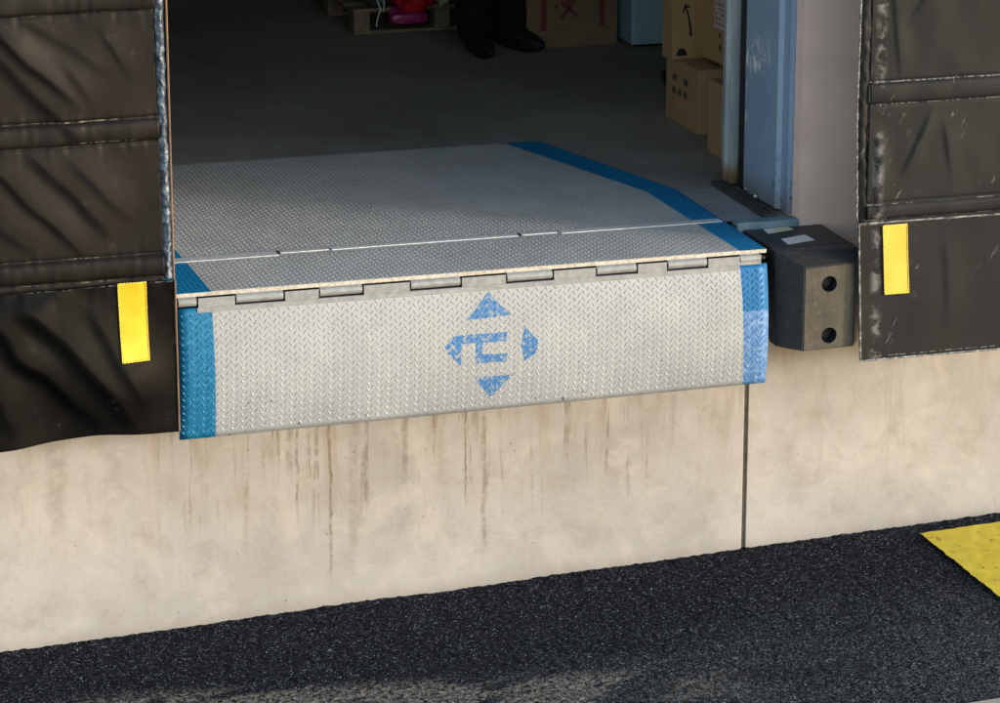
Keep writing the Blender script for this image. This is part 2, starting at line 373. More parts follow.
def mat_guard():
    m = NT('scraped_blue_guard', 0.45, 0.1, 0.5); f = m.noise(3, 4); s = m.noise(1, 5, 0.7, st=(1, 55, 16)); a = m.noise(5, 3)
    x, y, z = m.sep()
    c = m.ramp(f, (0.3, (0.27, 0.37, 0.54)), (0.7, (0.34, 0.45, 0.61)))
    c = m.mix(m.math('MULTIPLY', m.ss(s, 0.52, 0.56), m.math('MULTIPLY', m.math('MULTIPLY', m.ss(a, .48, .56), m.ss(y, .2, .26)), m.math('MULTIPLY', m.ss(z, .22, .32), m.ss(z, .62, .48)))), c, (0.95, 0.96, 0.96))
    c = m.mix(m.math('MULTIPLY', m.ss(z, 0.12, 0.0), 0.6), c, (0.16, 0.12, 0.09))
    ru = m.math('MULTIPLY', m.math('MULTIPLY', m.ss(m.noise(38, 3), 0.58, 0.64), m.ss(z, .26, .02)), m.ss(y, 0.24, 0.14))
    c = m.mix(ru, c, (0.03, 0.025, 0.025))
    return m.fin(c, 0.45, m.bump(f, 0.1, 0.01))
M['guard'] = mat_guard()
def mat_track():
    m = NT('galvanised_track', 0.4, 0.4, 0.5); f = m.noise(20, 4, 0.6, st=(1, 1, .3)); x, y, z = m.sep()
    c = m.ramp(f, (0.3, (0.36, 0.43, 0.50)), (0.7, (0.58, 0.62, 0.64)))
    c = m.mix(m.math('MULTIPLY', m.ss(z, 0.10, 0.02), m.ss(f, .3, .5)), c, (0.26, 0.17, 0.09))
    return m.fin(c)
M['track'] = mat_track()
def mat_binding():
    m = NT('crinkled_binding', 0.25, 0, 0.6); f = m.noise(1, 4, 0.6, st=(50, 1, 42)); g = m.noise(1, 3, 0.6, st=(6, 1, 9))
    c = m.ramp(f, (0.32, (0.02, 0.03, 0.045)), (0.55, (0.09, 0.125, 0.17)), (0.72, (0.40, 0.46, 0.52)))
    return m.fin(c, 0.3, m.bump(m.math('ADD', f, g), 0.9, 0.006))
M['binding'] = mat_binding()
def mat_binding2():
    m = NT('white_frayed_binding', 0.5, 0, 0.4); f = m.noise(1, 4, 0.7, st=(40, 1, 60))
    c = m.ramp(f, (0.35, (0.03, 0.032, 0.034)), (0.55, (0.25, 0.25, 0.25)), (0.7, (0.62, 0.62, 0.62)))
    return m.fin(c, 0.5, m.bump(f, 0.6, 0.004))
M['binding2'] = mat_binding2()
M['vinyl_left'] = mat_vinyl('brown_black_vinyl', (0.013, 0.0105, 0.009), (0.42, 0.38, 0.32), ((0.589, .8), (0.523, .7), (0.926, .6), (0.152, .45), (0.073, .9)), 0.40)
M['vinyl_flap_left'] = mat_vinyl('glossy_black_vinyl', (0.003, 0.0027, 0.0025), (0.42, 0.40, 0.35), ((0.062, .9),), 0.30, False, 0.13)
M['vinyl_right'] = mat_vinyl('charcoal_vinyl', (0.0165, 0.0175, 0.0185), (0.40, 0.40, 0.39), ((0.553, .95), (0.478, .9), (0.137, .7), (0.086, 1.0)), 0.5, True)
M['vinyl_flap_right'] = mat_vinyl('charcoal_flap_vinyl', (0.015, 0.016, 0.0175), (0.45, 0.45, 0.44), ((0.074, .9), (-0.383, .8)), 0.5, True)

# ------------------------------------------------------------------ ground
def setting():
    xs = np.array([-400, -60, -12, -6, 9, 15, 60, 400.]); ys = np.array([-400, -60, -12, -1.49])
    # main yard sheet (beyond the fine asphalt), reaches the horizon
    xs = np.array([-600, -100, -20, -6, -1.6, 3.9, 9, 20, 100, 600.]); ys = np.array([-600, -100, -20, -6, -1.62, 0.3, 20, 100, 600.])
    X, Y = np.meshgrid(xs, ys, indexing='ij'); P = np.stack([X, Y, gzn(X) - 0.012], -1)
    o = link('ground', grid_mesh('ground', P), M['asphalt']); tag(o, kind='structure')
    # fine asphalt next to the wall with real stones
    st = 0.0065
    xs = np.arange(-1.6, 3.9, st); ys = np.arange(-1.60, 0.0201, st)
    X, Y = np.meshgrid(xs, ys, indexing='ij')
    def hh(X, Y):
        n = vnoise(X / 0.011, Y / 0.011, 3); n2 = vnoise(X / 0.022 + 9, Y / 0.022, 4); n3 = vnoise(X / 0.35, Y / 0.35, 5)
        return gzn(X) + 0.0055 * np.clip(n, .25, 1) + 0.003 * n2 + 0.006 * (n3 - 0.5)
    Z = hh(X, Y)
    o = link('asphalt_road', grid_mesh('asphalt_road', np.stack([X, Y, Z], -1)), M['asphalt'], smooth=True); tag(o, kind='structure')
    xs = np.arange(2.69, 3.14, 0.01); ys = np.arange(-1.57, -0.115, 0.01)
    X, Y = np.meshgrid(xs, ys, indexing='ij')
    X2 = X + 0.010 * (vnoise(X / .03, Y / .03, 8) - .5) * (X < 2.70); Y2 = Y + 0.008 * (vnoise(X / .03, Y / .03, 9) - .5) * (Y > -.13)
    Z = gzn(X) + 0.0155 + 0.002 * vnoise(X / .02, Y / .02, 11) + 0.008 * (vnoise(X / 0.35, Y / 0.35, 5) - .5)
    o = link('painted_road_marking', grid_mesh('painted_road_marking', np.stack([X2, Y2, Z], -1)), M['yellow_road'], smooth=True); tag(o, kind='structure')
    bm = bmesh.new(); n = 24
    vs = []
    for x in np.linspace(-20, 30, 51):
        vs.append([bm.verts.new((x, y, gz(x) + z)) for y, z in ((-1.583, -0.05), (-1.583, 0.008), (-1.590, 0.014), (-9, 0.014), (-9, -0.05))])
    for a, b in zip(vs[:-1], vs[1:]):
        for i in range(4): bm.faces.new((a[i], b[i], b[i + 1], a[i + 1]))
    bmesh.ops.recalc_face_normals(bm, faces=bm.faces)
    o = link('concrete_pavement', bm, M['apron']); tag(o, kind='structure')
    # warehouse floor
    bm = bmesh.new(); box(bm, -6, 9, 0.553, 12, -0.16, -0.008); box(bm, 2.148, 9, 0.05, 0.553, -0.16, -0.0085); box(bm, -6, -0.148, 0.05, 0.553, -0.16, -0.0085)
    o = link('floor', bm, M['floor']); tag(o, kind='structure')
setting()

# ------------------------------------------------------------------ building
def building():
    b = empty('warehouse_building', (1, 0, gz(1)), 'pale concrete and render warehouse wall with the open loading doorway in it', 'building')
    bm = bmesh.new()
    # dock wall: left panel runs under the leveler, right panel carries on past the joint
    vs = box(bm, -6, 2.066, 0, 0.30, -1.5, -0.10, bev=0.004); link('foundation_wall', bm, M['concrete'], b)
    bm = bmesh.new(); box(bm, 2.082, 9, 0.0, 0.30, -1.5, -0.345); box(bm, 2.082, 2.2500, 0.0, 0.30, -.344, -0.0095); link('foundation_wall', bm, M['concrete'], b)
    bm = bmesh.new(); box(bm, 2.0661, 2.0819, 0.010, 0.2, -1.45, -0.10); link('joint_sealant', bm, M['sealant'], b)
    # upper wall left and right of the door, header
    bm = bmesh.new(); box(bm, 2.252, 9, 0.003, 0.30, -0.343, 4.2)
    link('upper_wall', bm, M['render'], b)
    bm = bmesh.new(); box(bm, -6, -0.262, 0.003, 0.30, -0.0985, 4.2); link('upper_wall', bm, M['render'], b)
    bm = bmesh.new(); box(bm, -0.2618, 2.2518, 0.003, 0.30, 2.55, 4.2); link('lintel', bm, M['render'], b)
    bm = bmesh.new(); box(bm, -6.2, -6.002, 0, 12, -1.4, 4.2); box(bm, 9.002, 9.2, 0, 12, -1.4, 4.2); box(bm, -6.2, 9.2, 12.002, 12.2, -1.4, 4.2)
    box(bm, -5.99, 2.1, 0.302, 0.31, 2.6, 4.19); link('interior_wall', bm, M['interior'], b)
    bm = bmesh.new(); box(bm, -6.4, 9.4, -0.25, 12.4, 4.202, 4.35); link('roof', bm, M['roofing'], b)
building()

def door_frame():
    for side in (0, 1):
        lab = ('blue steel door guard and pale vertical track on the right of the doorway, scraped white at knee height' if side
               else 'blue steel door guard and track on the left, mostly hidden behind the left vinyl curtain')
        f = empty('door_frame', (2.2 if side else -0.2, 0.35, -0.008), lab, 'door frame')
        def mx(bm):
            if not side:
                bmesh.ops.transform(bm, matrix=Matrix.Translation((2, 0, 0)) @ Matrix.Scale(-1, 4, (1, 0, 0)), verts=bm.verts)
                bmesh.ops.reverse_faces(bm, faces=bm.faces)
            return bm
        # guard plate: channel wrapped round the jamb
        bm = bmesh.new()
        prof = [(2.252, 0.070), (2.246, 0.066), (2.238, 0.085), (2.236, 0.14), (2.220, 0.150), (2.214, 0.44), (2.222, 0.452), (2.30, 0.452)]
        rows = [[bm.verts.new((x, y, z)) for x, y in prof] for z in (0.006, 2.53)]
        for i in range(len(prof) - 1): bm.faces.new((rows[0][i], rows[1][i], rows[1][i + 1], rows[0][i + 1]))
        bmesh.ops.recalc_face_normals(bm, faces=bm.faces)
        link('guard_plate', mx(bm), M['guard'], f)
        bm = bmesh.new(); box(bm, 2.225, 2.32, 0.455, 0.525, 0.0, 2.53); link('dark_gap_fill', mx(bm), M['darksteel'], f)  # dark block put in for the shaded gap between guard and track
        bm = bmesh.new(); box(bm, 2.204, 2.30, 0.548, 0.553, 0.0, 2.53, bev=0.001); box(bm, 2.204, 2.209, 0.5535, 0.60, 0.0, 2.53); box(bm, 2.204, 2.30, 0.6005, 0.606, 0, 2.53)
        box(bm, 2.190, 2.2035, 0.575, 0.60, 0.0, 2.53)
        link('track', mx(bm), M['track'], f)
        # rubber sill strip lying along the foot
        bm = bmesh.new(); box(bm, 2.150, 2.200, 0.07, 0.60, -0.006, 0.008, bev=0.003); box(bm, 2.158, 2.168, 0.085, 0.585, 0.0085, 0.014, bev=0.002); box(bm, 2.182, 2.192, 0.085, 0.585, 0.0085, 0.013, bev=0.002)
        link('sill_strip', mx(bm), M['sill'], f)
        bm = bmesh.new()
        for (x, y, r) in ((2.206, 0.30, 0.011), (2.212, 0.41, 0.006)):
            bmesh.ops.create_icosphere(bm, subdivisions=2, radius=r, matrix=Matrix.Translation((x, y, 0.016)))
        link('bolt', mx(bm), M['chrome'], f, smooth=True)
        if side:
            bm = bmesh.new(); bmesh.ops.create_icosphere(bm, subdivisions=2, radius=0.006, matrix=Matrix.Translation((2.217, 0.30, 0.77))); link('bolt', bm, M['chrome'], f, smooth=True)
        # nosing of the pit frame
        bm = bmesh.new(); box(bm, 2.03, 2.2515, -0.004, 0.058, -0.052, 0.003, bev=0.006); box(bm, 2.022, 2.115, -0.006, 0.05, -0.05, 0.0045, bev=0.004)
        link('nosing_angle', mx(bm), M['bluesteel'], f)
door_frame()

# ------------------------------------------------------------------ dock leveler
def add_lugs(verts, faces, centers, U, V, N, L=0.0080, Wd=0.0030, H=0.0017):
    for c, u, v, n in zip(centers, U, V, N):
        b = len(verts)
        verts += [c - u * L, c - v * Wd, c + u * L, c + v * Wd, c - u * L * .45 + n * H, c + u * L * .45 + n * H]
        faces += [(b, b + 1, b + 4), (b + 1, b + 5, b + 4), (b + 1, b + 2, b + 5), (b + 2, b + 3, b + 5), (b + 3, b + 4, b + 5), (b + 3, b, b + 4)]
def leveler():
    t = empty('dock_leveler', (1, 0, -0.1), 'grey diamond plate dock leveler with blue edge stripes and hanging front lip', 'dock leveler')
    # deck plate outline, 12 mm plate; rear tapers in
    out = [(0, -.332), (2.0, -.332), (2.0, .547), (1.765, 1.432), (0.235, 1.432), (0, .547)]
    zt, th = -0.002, 0.012
    def slab(pts, name, mat, zt=zt, th=th):
        bm = bmesh.new(); a = [bm.verts.new((x, y, zt)) for x, y in pts]; b = [bm.verts.new((x, y, zt - th)) for x, y in pts]
        bm.faces.new(a); bm.faces.new(b[::-1])
        for i in range(len(pts)): bm.faces.new((a[i], b[i], b[(i + 1) % len(pts)], a[(i + 1) % len(pts)]))
        bmesh.ops.recalc_face_normals(bm, faces=bm.faces); return bm
    me = bpy.data.meshes.new('deck_plate'); verts = [Vector((x, y, zt)) for x, y in out] + [Vector((x, y, zt - .001)) for x, y in out]
    faces = [(0, 1, 2, 3, 4, 5)]
    for i in range(6): faces.append((i, i + 6, (i + 1) % 6 + 6, (i + 1) % 6))
    p = 0.0172; q = .0172; cs = []; U = []; V = []; N = []
    for i in range(int(1.99 / q)):
        x = .010 + i * q
        for j in range(int(1.75 / p)):
            y = -.322 + j * p
            ins = max(0, y - .547) * .2655 + .009
            if x < ins or x > 2 - ins or abs(y - .072) < .036 or y > 1.422: continue
            s = 1 if (i + j) % 2 else -1; a = R(45) * s
            cs.append(Vector((x, y, zt))); U.append(Vector((math.cos(a), math.sin(a), 0))); V.append(Vector((-math.sin(a), math.cos(a), 0))); N.append(Vector((0, 0, 1)))
    add_lugs(verts, faces, cs, U, V, N, H=.0012)
    me.from_pydata(verts, [], faces); me.update()
    link('deck_plate', me, M['deck'], t)
    # bright cut edge all round, under the tread sheet
    link('plate_edge', slab([(-.001, -.334), (2.001, -.334), (2.001, .547), (1.766, 1.434), (0.234, 1.434), (-.001, .547)], 'plate_edge', M['edge'], zt - .0011, th), M['edge'], t)
    # seam across the deck: cover strips
    for (x0, x1, w, y) in ((0.006, 0.425, 0.050, .070), (0.435, 0.60, 0.026, .080), (0.61, 1.262, .030, .078), (1.272, 1.40, .024, .080), (1.41, 1.99, 0.040, .074)):
        bm = boxm(x0, x1, y - w / 2, y + w / 2, zt - .0005, zt + .0028, bev=.001); link('seam_strip', bm, M['seam'], t)
    for a, c in ((.426, .098), (1.263, .090)): link('seam_gap', boxm(a, a + .008, .058, c, zt - .0004, zt + .0034), M['darksteel'], t)
    # carrying beams
    bm = bmesh.new(); box(bm, 0.01, 1.99, -.300, -.27, -.20, -.0155); box(bm, .02, .08, -.27, 1.3, -.16, -.0156); box(bm, 1.92, 1.98, -.27, 1.3, -.16, -.0156)
    link('carrying_frame', bm, M['darksteel'], t)
    # hinge barrels (on the deck) and flat lugs (on the lip) alternate
    kn = [(0.002, .060), (.190, .343), (.465, .604), (.768, .933), (1.093, 1.247), (1.402, 1.538), (1.650, 1.785), (1.905, 1.972)]
    for a, c in kn:
        bm = bmesh.new(); tube(bm, (a, -.336, -.0305), (c, -.336, -.0305), .0145, 20)
        box(bm, a, c, -.340, -.300, -.0159, -.0145 - .0001); link('hinge_barrel', bm, M['hinge'], t)
    bm = bmesh.new(); tube(bm, (0.001, -.336, -.0305), (1.996, -.336, -.0305), .006, 10); link('hinge_pin', bm, M['darksteel'], t)
    # lip
    def lp(x, s):       # s 0 top .. 1 bottom
        zb = -.481 + .0095 * x; z = -.0505 + (zb + .0505) * s
        y = -.343 - .012 * s - .022 * 4 * s * (1 - s)
        return Vector((x - .006 * s * (1 - x / 2.0), y, z))
    nx, ns = 60, 24; xs = [i / nx * 2.0 for i in range(nx + 1)]
    verts = []; faces = []
    for k in (0, 1):
        for j in range(ns + 1):
            for x in xs:
                q = lp(x, j / ns); verts.append(q + Vector((0, .011 * k, 0)))
    g = lambda k, j, i: k * (ns + 1) * (nx + 1) + j * (nx + 1) + i
    for j in range(ns):
        for i in range(nx):
            faces.append((g(0, j, i), g(0, j + 1, i), g(0, j + 1, i + 1), g(0, j, i + 1)))
            faces.append((g(1, j, i), g(1, j, i + 1), g(1, j + 1, i + 1), g(1, j + 1, i)))
    for j in range(ns):
        faces.append((g(0, j, 0), g(1, j, 0), g(1, j + 1, 0), g(0, j + 1, 0))); faces.append((g(0, j, nx), g(0, j + 1, nx), g(1, j + 1, nx), g(1, j, nx)))
    for i in range(nx):
        faces.append((g(0, 0, i), g(0, 0, i + 1), g(1, 0, i + 1), g(1, 0, i))); faces.append((g(0, ns, i), g(1, ns, i), g(1, ns, i + 1), g(0, ns, i + 1)))
    nb = len(faces)
    cs = []; U = []; V = []; N = []; p = .0225; q = .0160; Ls = .43
    for i in range(int(1.985 / q)):
        for j in range(18):
            s = (.024 + j * p + (i % 2) * p / 2) / Ls
            x = .010 + i * q; c = lp(x, s); du = (lp(x + .01, s) - c).normalized(); dv = (c - lp(x, s + .01)).normalized(); n = du.cross(dv)
            if n.y > 0: n = -n
            sg = 1 if i % 2 else -1; a = R(50) * sg
            cs.append(c); U.append(du * math.cos(a) + dv * math.sin(a)); V.append(-du * math.sin(a) + dv * math.cos(a)); N.append(n)
    add_lugs(verts, faces, cs, U, V, N, L=.0096, Wd=.0033, H=.0021)
    me = bpy.data.meshes.new('lip'); me.from_pydata(verts, [], faces); me.update()
    for i, pl in enumerate(me.polygons): pl.use_smooth = i < nb
    lip = link('lip', me, M['lip'], t)
    bm = bmesh.new(); box(bm, 0.062, 1.903, -.3475, -.3435, -.0665, -.0500, bev=.001)
    prev = .060
    for a, c in kn[1:] + [(1.905, 2)]:
        box(bm, prev + .006, a - .005, -.3474, -.3436, -.0499, -.0185, bev=.001); prev = c
    link('hinge_leaf', bm, M['hinge'], lip)
    # side frame plate of the pit, flush with the floor
    me = bpy.data.meshes.new('frame_plate'); verts = [Vector(v) for v in ((2.003, .062, -.0045), (2.148, .062, -.0045), (2.148, .552, -.0045), (2.003, .552, -.0045))]; faces = [(0, 1, 2, 3)]
    cs = []; U = []; V = []; N = []
    for j in range(25):
        for i in range(7):
            s = 1 if (i + j) % 2 else -1; a = R(45) * s
            cs.append(Vector((2.014 + i * .019, .075 + j * .019, -.0045))); U.append(Vector((math.cos(a), math.sin(a), 0))); V.append(Vector((-math.sin(a), math.cos(a), 0))); N.append(Vector((0, 0, 1)))
    add_lugs(verts, faces, cs, U, V, N); me.from_pydata(verts, [], faces); me.update()
    link('frame_plate', me, M['plate'], t)
    me2 = me.copy(); me2.transform(Matrix.Translation((-2.151, 0, 0))); me2.materials.clear()
    link('frame_plate', me2, M['plate'], t)
def mat_plate():
    m = NT('grey_frame_plate', 0.42, 0.2, 0.5); f = m.noise(9, 5, 0.6); f2 = m.noise(55, 4)
    c = m.ramp(f, (0.3, (0.24, 0.25, 0.26)), (0.7, (0.36, 0.37, 0.38)))
    c = m.mix(m.math('MULTIPLY', m.ss(f2, 0.5, 0.7), 0.4), c, (0.13, 0.13, 0.13))
    return m.fin(c, 0.45, m.bump(f2, 0.2, 0.001))
M['plate'] = mat_plate()
leveler()

# ------------------------------------------------------------------ bumper
def bumper(mir, label):
    t = empty('dock_bumper', (2.2 if not mir else -0.2, 0, -0.35), label, 'dock bumper')
    T = Matrix.Identity(4)
    if mir: T = Matrix.Translation((2, 0, 0)) @ Matrix.Scale(-1, 4, (1, 0, 0))
    def fx(bm):
        if mir: bmesh.ops.transform(bm, matrix=T, verts=bm.verts); bmesh.ops.reverse_faces(bm, faces=bm.faces)
        return bm
    bm = boxm(2.042, 2.334, -0.268, -0.001, -0.337, -0.0205, bev=0.006); link('housing', fx(bm), M['rubber'], t)
    # front block with chamfered top, sides; two bolt holes cut through the face
    bm = bmesh.new()
    A = [(2.0405, -.312), (2.114, -.394), (2.300, -.394), (2.348, -.345), (2.348, -.268), (2.0405, -.268)]  # plan
    top = [(2.0405, -.312, -.0225), (2.118, -.392, -.064), (2.298, -.392, -.058), (2.336, -.335, -.0225), (2.336, -.2685, -.0205), (2.0405, -.2685, -.0205)]
    bot = [(2.0435, -.322, -.347), (2.118, -.392, -.353), (2.302, -.392, -.349), (2.336, -.340, -.345), (2.336, -.2685, -.345), (2.0435, -.2685, -.345)]
    a = [bm.verts.new(p) for p in top]; b = [bm.verts.new(p) for p in bot]
    bm.faces.new((a[0], a[1], a[2], a[3])); bm.faces.new((a[0], a[3], a[4], a[5])); bm.faces.new(b[::-1])
    for i in range(6): bm.faces.new((a[i], b[i], b[(i + 1) % 6], a[(i + 1) % 6]))
    bmesh.ops.recalc_face_normals(bm, faces=bm.faces)
    bmesh.ops.bevel(bm, geom=list(bm.edges), offset=.0035, segments=2, affect='EDGES')
    o = link('rubber_block', fx(bm), M['block'], t)
    for (x, z) in ((2.207, -.125), (2.211, -.304)):
        xx = 2 - x if mir else x
        cb = bmesh.new(); tube(cb, (xx, -.45, z), (xx, -.345, z), .0275, 32)
        me = bpy.data.meshes.new('cut'); cb.to_mesh(me); cb.free(); cu = bpy.data.objects.new('cut', me); col.objects.link(cu)
        md = o.modifiers.new('hole', 'BOOLEAN'); md.operation = 'DIFFERENCE'; md.object = cu; md.solver = 'EXACT'
        bpy.context.view_layer.update(); dg = bpy.context.evaluated_depsgraph_get()
        nm = bpy.data.meshes.new_from_object(o.evaluated_get(dg)); o.modifiers.clear(); o.data = nm; bpy.data.objects.remove(cu)
        bm = bmesh.new(); tube(bm, (xx, -.3605, z), (xx, -.3455, z), .0170, 6); tube(bm, (xx, -.349, z), (xx, -.3452, z), .0255, 20); link('bolt', bm, M['darksteel'], o)
    if not mir:
        for k, (p, mt) in enumerate(((((2.108, -.080), (2.214, -.050), (2.207, -.007), (2.112, -.018)), 'sticker'), (((2.119, -.236), (2.228, -.205), (2.222, -.125), (2.122, -.160)), 'sticker_plain'))):
            bm = bmesh.new(); vs = [bm.verts.new((x, y, -.0198)) for x, y in p]; bm.faces.new(vs)
            lo = [bm.verts.new((x, y, -.0203)) for x, y in p]
            for i in range(4): bm.faces.new((vs[i], lo[i], lo[(i + 1) % 4], vs[(i + 1) % 4]))
            bmesh.ops.recalc_face_normals(bm, faces=bm.faces)
            link('sticker', bm, M[mt], t)
bumper(False, 'black rubber dock bumper with two bolt holes and stickers on top, right of the ramp')
M_ = None

# ------------------------------------------------------------------ curtains
def sheet(name, X, Z, Yf, mat, parent, thick=0.006, smooth=True):
    Y = Yf(X, Z); P = np.stack([X, Y, Z], -1)
    me = grid_mesh(name, P)
    bm = bmesh.new(); bm.from_mesh(me); bmesh.ops.recalc_face_normals(bm, faces=bm.faces)
    f = bm.faces[len(bm.faces) // 2] if False else None
    bm.normal_update(); s = sum(q.normal.y for q in bm.faces)
    if s > 0: bmesh.ops.reverse_faces(bm, faces=bm.faces)
    r = bmesh.ops.solidify(bm, geom=bm.faces[:], thickness=thick)
    return link(name, bm, mat, parent, smooth=smooth)
def sst(x, a, b):
    t = np.clip((x - a) / (b - a), 0, 1); return t * t * (3 - 2 * t)
def pocket(Z, z0, z1, h):
    """rounded horizontal pocket between z0<z1 with tight sewn edges"""
    t = np.clip((Z - z0) / (z1 - z0), 0, 1)
    return h * np.power(np.clip(4 * t * (1 - t), 0, 1), 0.5) - 0.006 * (np.exp(-((Z - z0) / .006) ** 2) + np.exp(-((Z - z1) / .006) ** 2))
def pads():
    # ---------- left
    t = empty('dock_curtain', (-0.4, -0.4, -0.42), 'glossy brown black vinyl side curtain left of the ramp, with diagonal creases', 'curtain')
    rs = np.random.RandomState(2)
    def fold(X, Z, x0, z0, dx, dz, w, L, h):
        L0 = math.hypot(dx, dz); ux, uz = dx / L0, dz / L0
        a = (X - x0) * ux + (Z - z0) * uz; b = -(X - x0) * uz + (Z - z0) * ux
        wob = .5 * w * (vnoise(a / .11 + 3, a * 0 + x0 * 9, 77) - .5); b = b + wob
        return (1.0 if abs(h) > .012 else .7) * abs(h) * np.where(b < 0, np.exp(-(b / (.48 * w)) ** 2), np.exp(-(b / (2.1 * w)) ** 2)) * sst(a, -.02, .10) * (1 - sst(a, L - .18, L))
    xs = np.linspace(-.95, -.062, 190); zs = np.linspace(2.5, .045, 525)
    X, Z = np.meshgrid(xs, zs, indexing='ij')
    # vertical edge follows a slight lean
    Xe = X + 0.010 * sst(X, -.35, -.06) * sst(-Z, -.95, -.1)
    def yl(X, Z):
        y = -.392 - pocket(Z, .515, .588, .016) - pocket(Z, .078, .150, .016) - pocket(Z, .925, .998, .014) - pocket(Z, 1.37, 1.44, .014) - pocket(Z, 1.80, 1.87, .014)
        for q in ((-.62, .94, .42, -.40, .035, .48, -.016), (-.60, .86, .40, -.44, .05, .50, .018), (-.50, .95, .42, -.30, .05, .42, .010), (-.36, .80, .2, -.28, .04, .25, -.010),
                  (-.62, .50, .40, -.42, .035, .52, -.014), (-.48, .52, .36, -.40, .045, .46, .016), (-.36, .50, .26, -.28, .04, .38, -.010), (-.70, .42, .4, -.4, .04, .4, .012),
                  (-.24, .9, .14, -.26, .025, .26, .007)):
            y = y - fold(X, Z, *q)
        # puckers next to the sewn seams
        pk = (vnoise(X / .018, Z / .05, 21) - .5) * .006
        for z0 in (.588, .515, .150, .078, .925, .998): y = y + pk * np.exp(-np.abs(Z - z0) / .022)
        y = y - .003 * (vnoise(X / .09 + Z / .14, Z / .16, 22) - .5) - .010 * (vnoise(X / .22, Z / .25, 25) - .5)
        return y
    sheet('fabric_panel', Xe, Z, yl, M['vinyl_left'], t)
    # bound inner edge, crinkled
    zs = np.linspace(2.5, .068, 700); th = np.linspace(0, 1, 13)
    TH, Z = np.meshgrid(th, zs, indexing='ij')
    xl = -.060 + .004 * (vnoise(TH * 0 + 1, Z / .03, 30) - .5) + .008 * sst(-Z, -.95, -.1); X = xl + TH * (.029)
    Yb = lambda X, Z: -.388 - .012 * np.sin(TH * math.pi) - .006 * (vnoise(TH * 3, Z / .014, 31) - .5) - .004 * (vnoise(TH * 2, Z / .05, 33) - .5)
    sheet('edge_binding', X, Z, Yb, M['binding'], t, .004)
    bm = bmesh.new(); tube(bm, (-.0285, -.394, 2.5), (-.0205, -.394, .062), .0035, 8); link('edge_cord', bm, M['cord'], t)
    # bottom flap with waving hem
    xs = np.linspace(-.95, -.0215, 150); ts = np.linspace(0, 1, 110)
    X, T = np.meshgrid(xs, ts, indexing='ij')
    zb = -.428 + .010 * np.exp(-((X + .26) / .10) ** 2) - .012 * sst(-X, .40, .60) + .010 * sst(-X, .75, .95)
    zt = .066 + .004 * X
    Z = zt + (zb - zt) * T
    def yf(X, Z):
        y = -.412 - .018 * sst(-Z, .0, .45)
        for q in ((-.66, .02, .40, -.42, .06, .60, -.026), (-.52, .05, .40, -.46, .07, .62, .026), (-.30, .02, .20, -.40, .05, .45, -.012), (-.80, .0, .30, -.42, .06, .5, .02)):
            y = y - fold(X, Z, *q)
        y = y - .012 * (vnoise(X / .13, Z / .3, 41) - .5) - .014 * np.sin((X + .26) * 14) * sst(-Z, .15, .43) * sst(-X, .1, .3)
        y = y + (vnoise(X / .02, Z / .05, 44) - .5) * .006 * np.exp(-np.abs(Z - .066) / .03)
        return y
    yfl = yf
    sheet('bottom_flap', X, Z, yf, M['vinyl_flap_left'], t)
    bm = bmesh.new(); tube(bm, (-.0205, -.412, .066), (-.0225, -.430, -.425), .003, 8); link('edge_cord', bm, M['cord'], t)
    def patch(x0, x1, z0, z1, yfun, shear, par, mt='reflector'):
        xs = np.linspace(x0, x1, 22); zs = np.linspace(z1, z0, 50); X, Z = np.meshgrid(xs, zs, indexing='ij')
        X = X + shear * (z1 - Z)
        o = sheet('reflector_patch', X, Z, lambda a, b: yfun(a, b) - .0045 - .002 * (vnoise(a / .05, b / .06, 50) - .5), M[mt], par, .003)
        # sewn hem around it
        me = grid_mesh('hem', np.zeros((2, 2, 3))); bm = bmesh.new()
        def pt(u, v):
            x = x0 + (x1 - x0) * u + shear * (v * (z1 - z0)); z = z1 - (z1 - z0) * v
            return Vector((x, float(yfun(np.array([[x]]), np.array([[z]]))[0, 0]) - .0055, z))
        loop = [(k / 8, 0) for k in range(8)] + [(1, k / 16) for k in range(16)] + [(1 - k / 8, 1) for k in range(8)] + [(0, 1 - k / 16) for k in range(16)]
        for k in range(len(loop)):
            tube(bm, pt(*loop[k]), pt(*loop[(k + 1) % len(loop)]), .0015, 6)
        link('hem', bm, M['reflector_edge'], o, smooth=True)
    patch(-.204, -.115, -.180, .068, yfl, .004, t)
    # ---------- right
    t = empty('dock_curtain', (2.7, -0.4, -0.39), 'matt charcoal vinyl side curtain right of the bumper, scuffed and flat', 'curtain')
    xs = np.linspace(2.330, 3.25, 190); zs = np.linspace(2.5, .050, 525)
    X, Z = np.meshgrid(xs, zs, indexing='ij')
    def yr(X, Z):
        y = -.392 - pocket(Z, .478, .553, .010) - pocket(Z, .084, .140, .010) - pocket(Z, .925, .995, .010) - pocket(Z, 1.37, 1.44, .010) - pocket(Z, 1.80, 1.87, .01)
        for q in ((2.56, .45, -.10, -.20, .014, .30, .012), (2.60, .42, .05, -.30, .02, .26, -.008), (2.40, .90, .05, -.4, .02, .4, .008), (2.36, .40, .02, -.5, .016, .33, .012), (2.62, 1.0, -.12, -.2, .02, .35, .010)):
            y = y - fold(X, Z, *q)
        return y - .005 * (vnoise(X / .08, Z / .1, 61) - .5) - .012 * (vnoise(X / .3, Z / .3, 62) - .5)
    sheet('fabric_panel', X, Z, yr, M['vinyl_right'], t)
    zs = np.linspace(2.5, .078, 700); th = np.linspace(0, 1, 9); TH, Z = np.meshgrid(th, zs, indexing='ij')
    x0 = 2.291 + .012 * sst(-Z, -.45, 0) + .003 * (vnoise(TH * 0 + 1, Z / .012, 70) - .5); X = x0 + TH * (2.330 - 2.291)
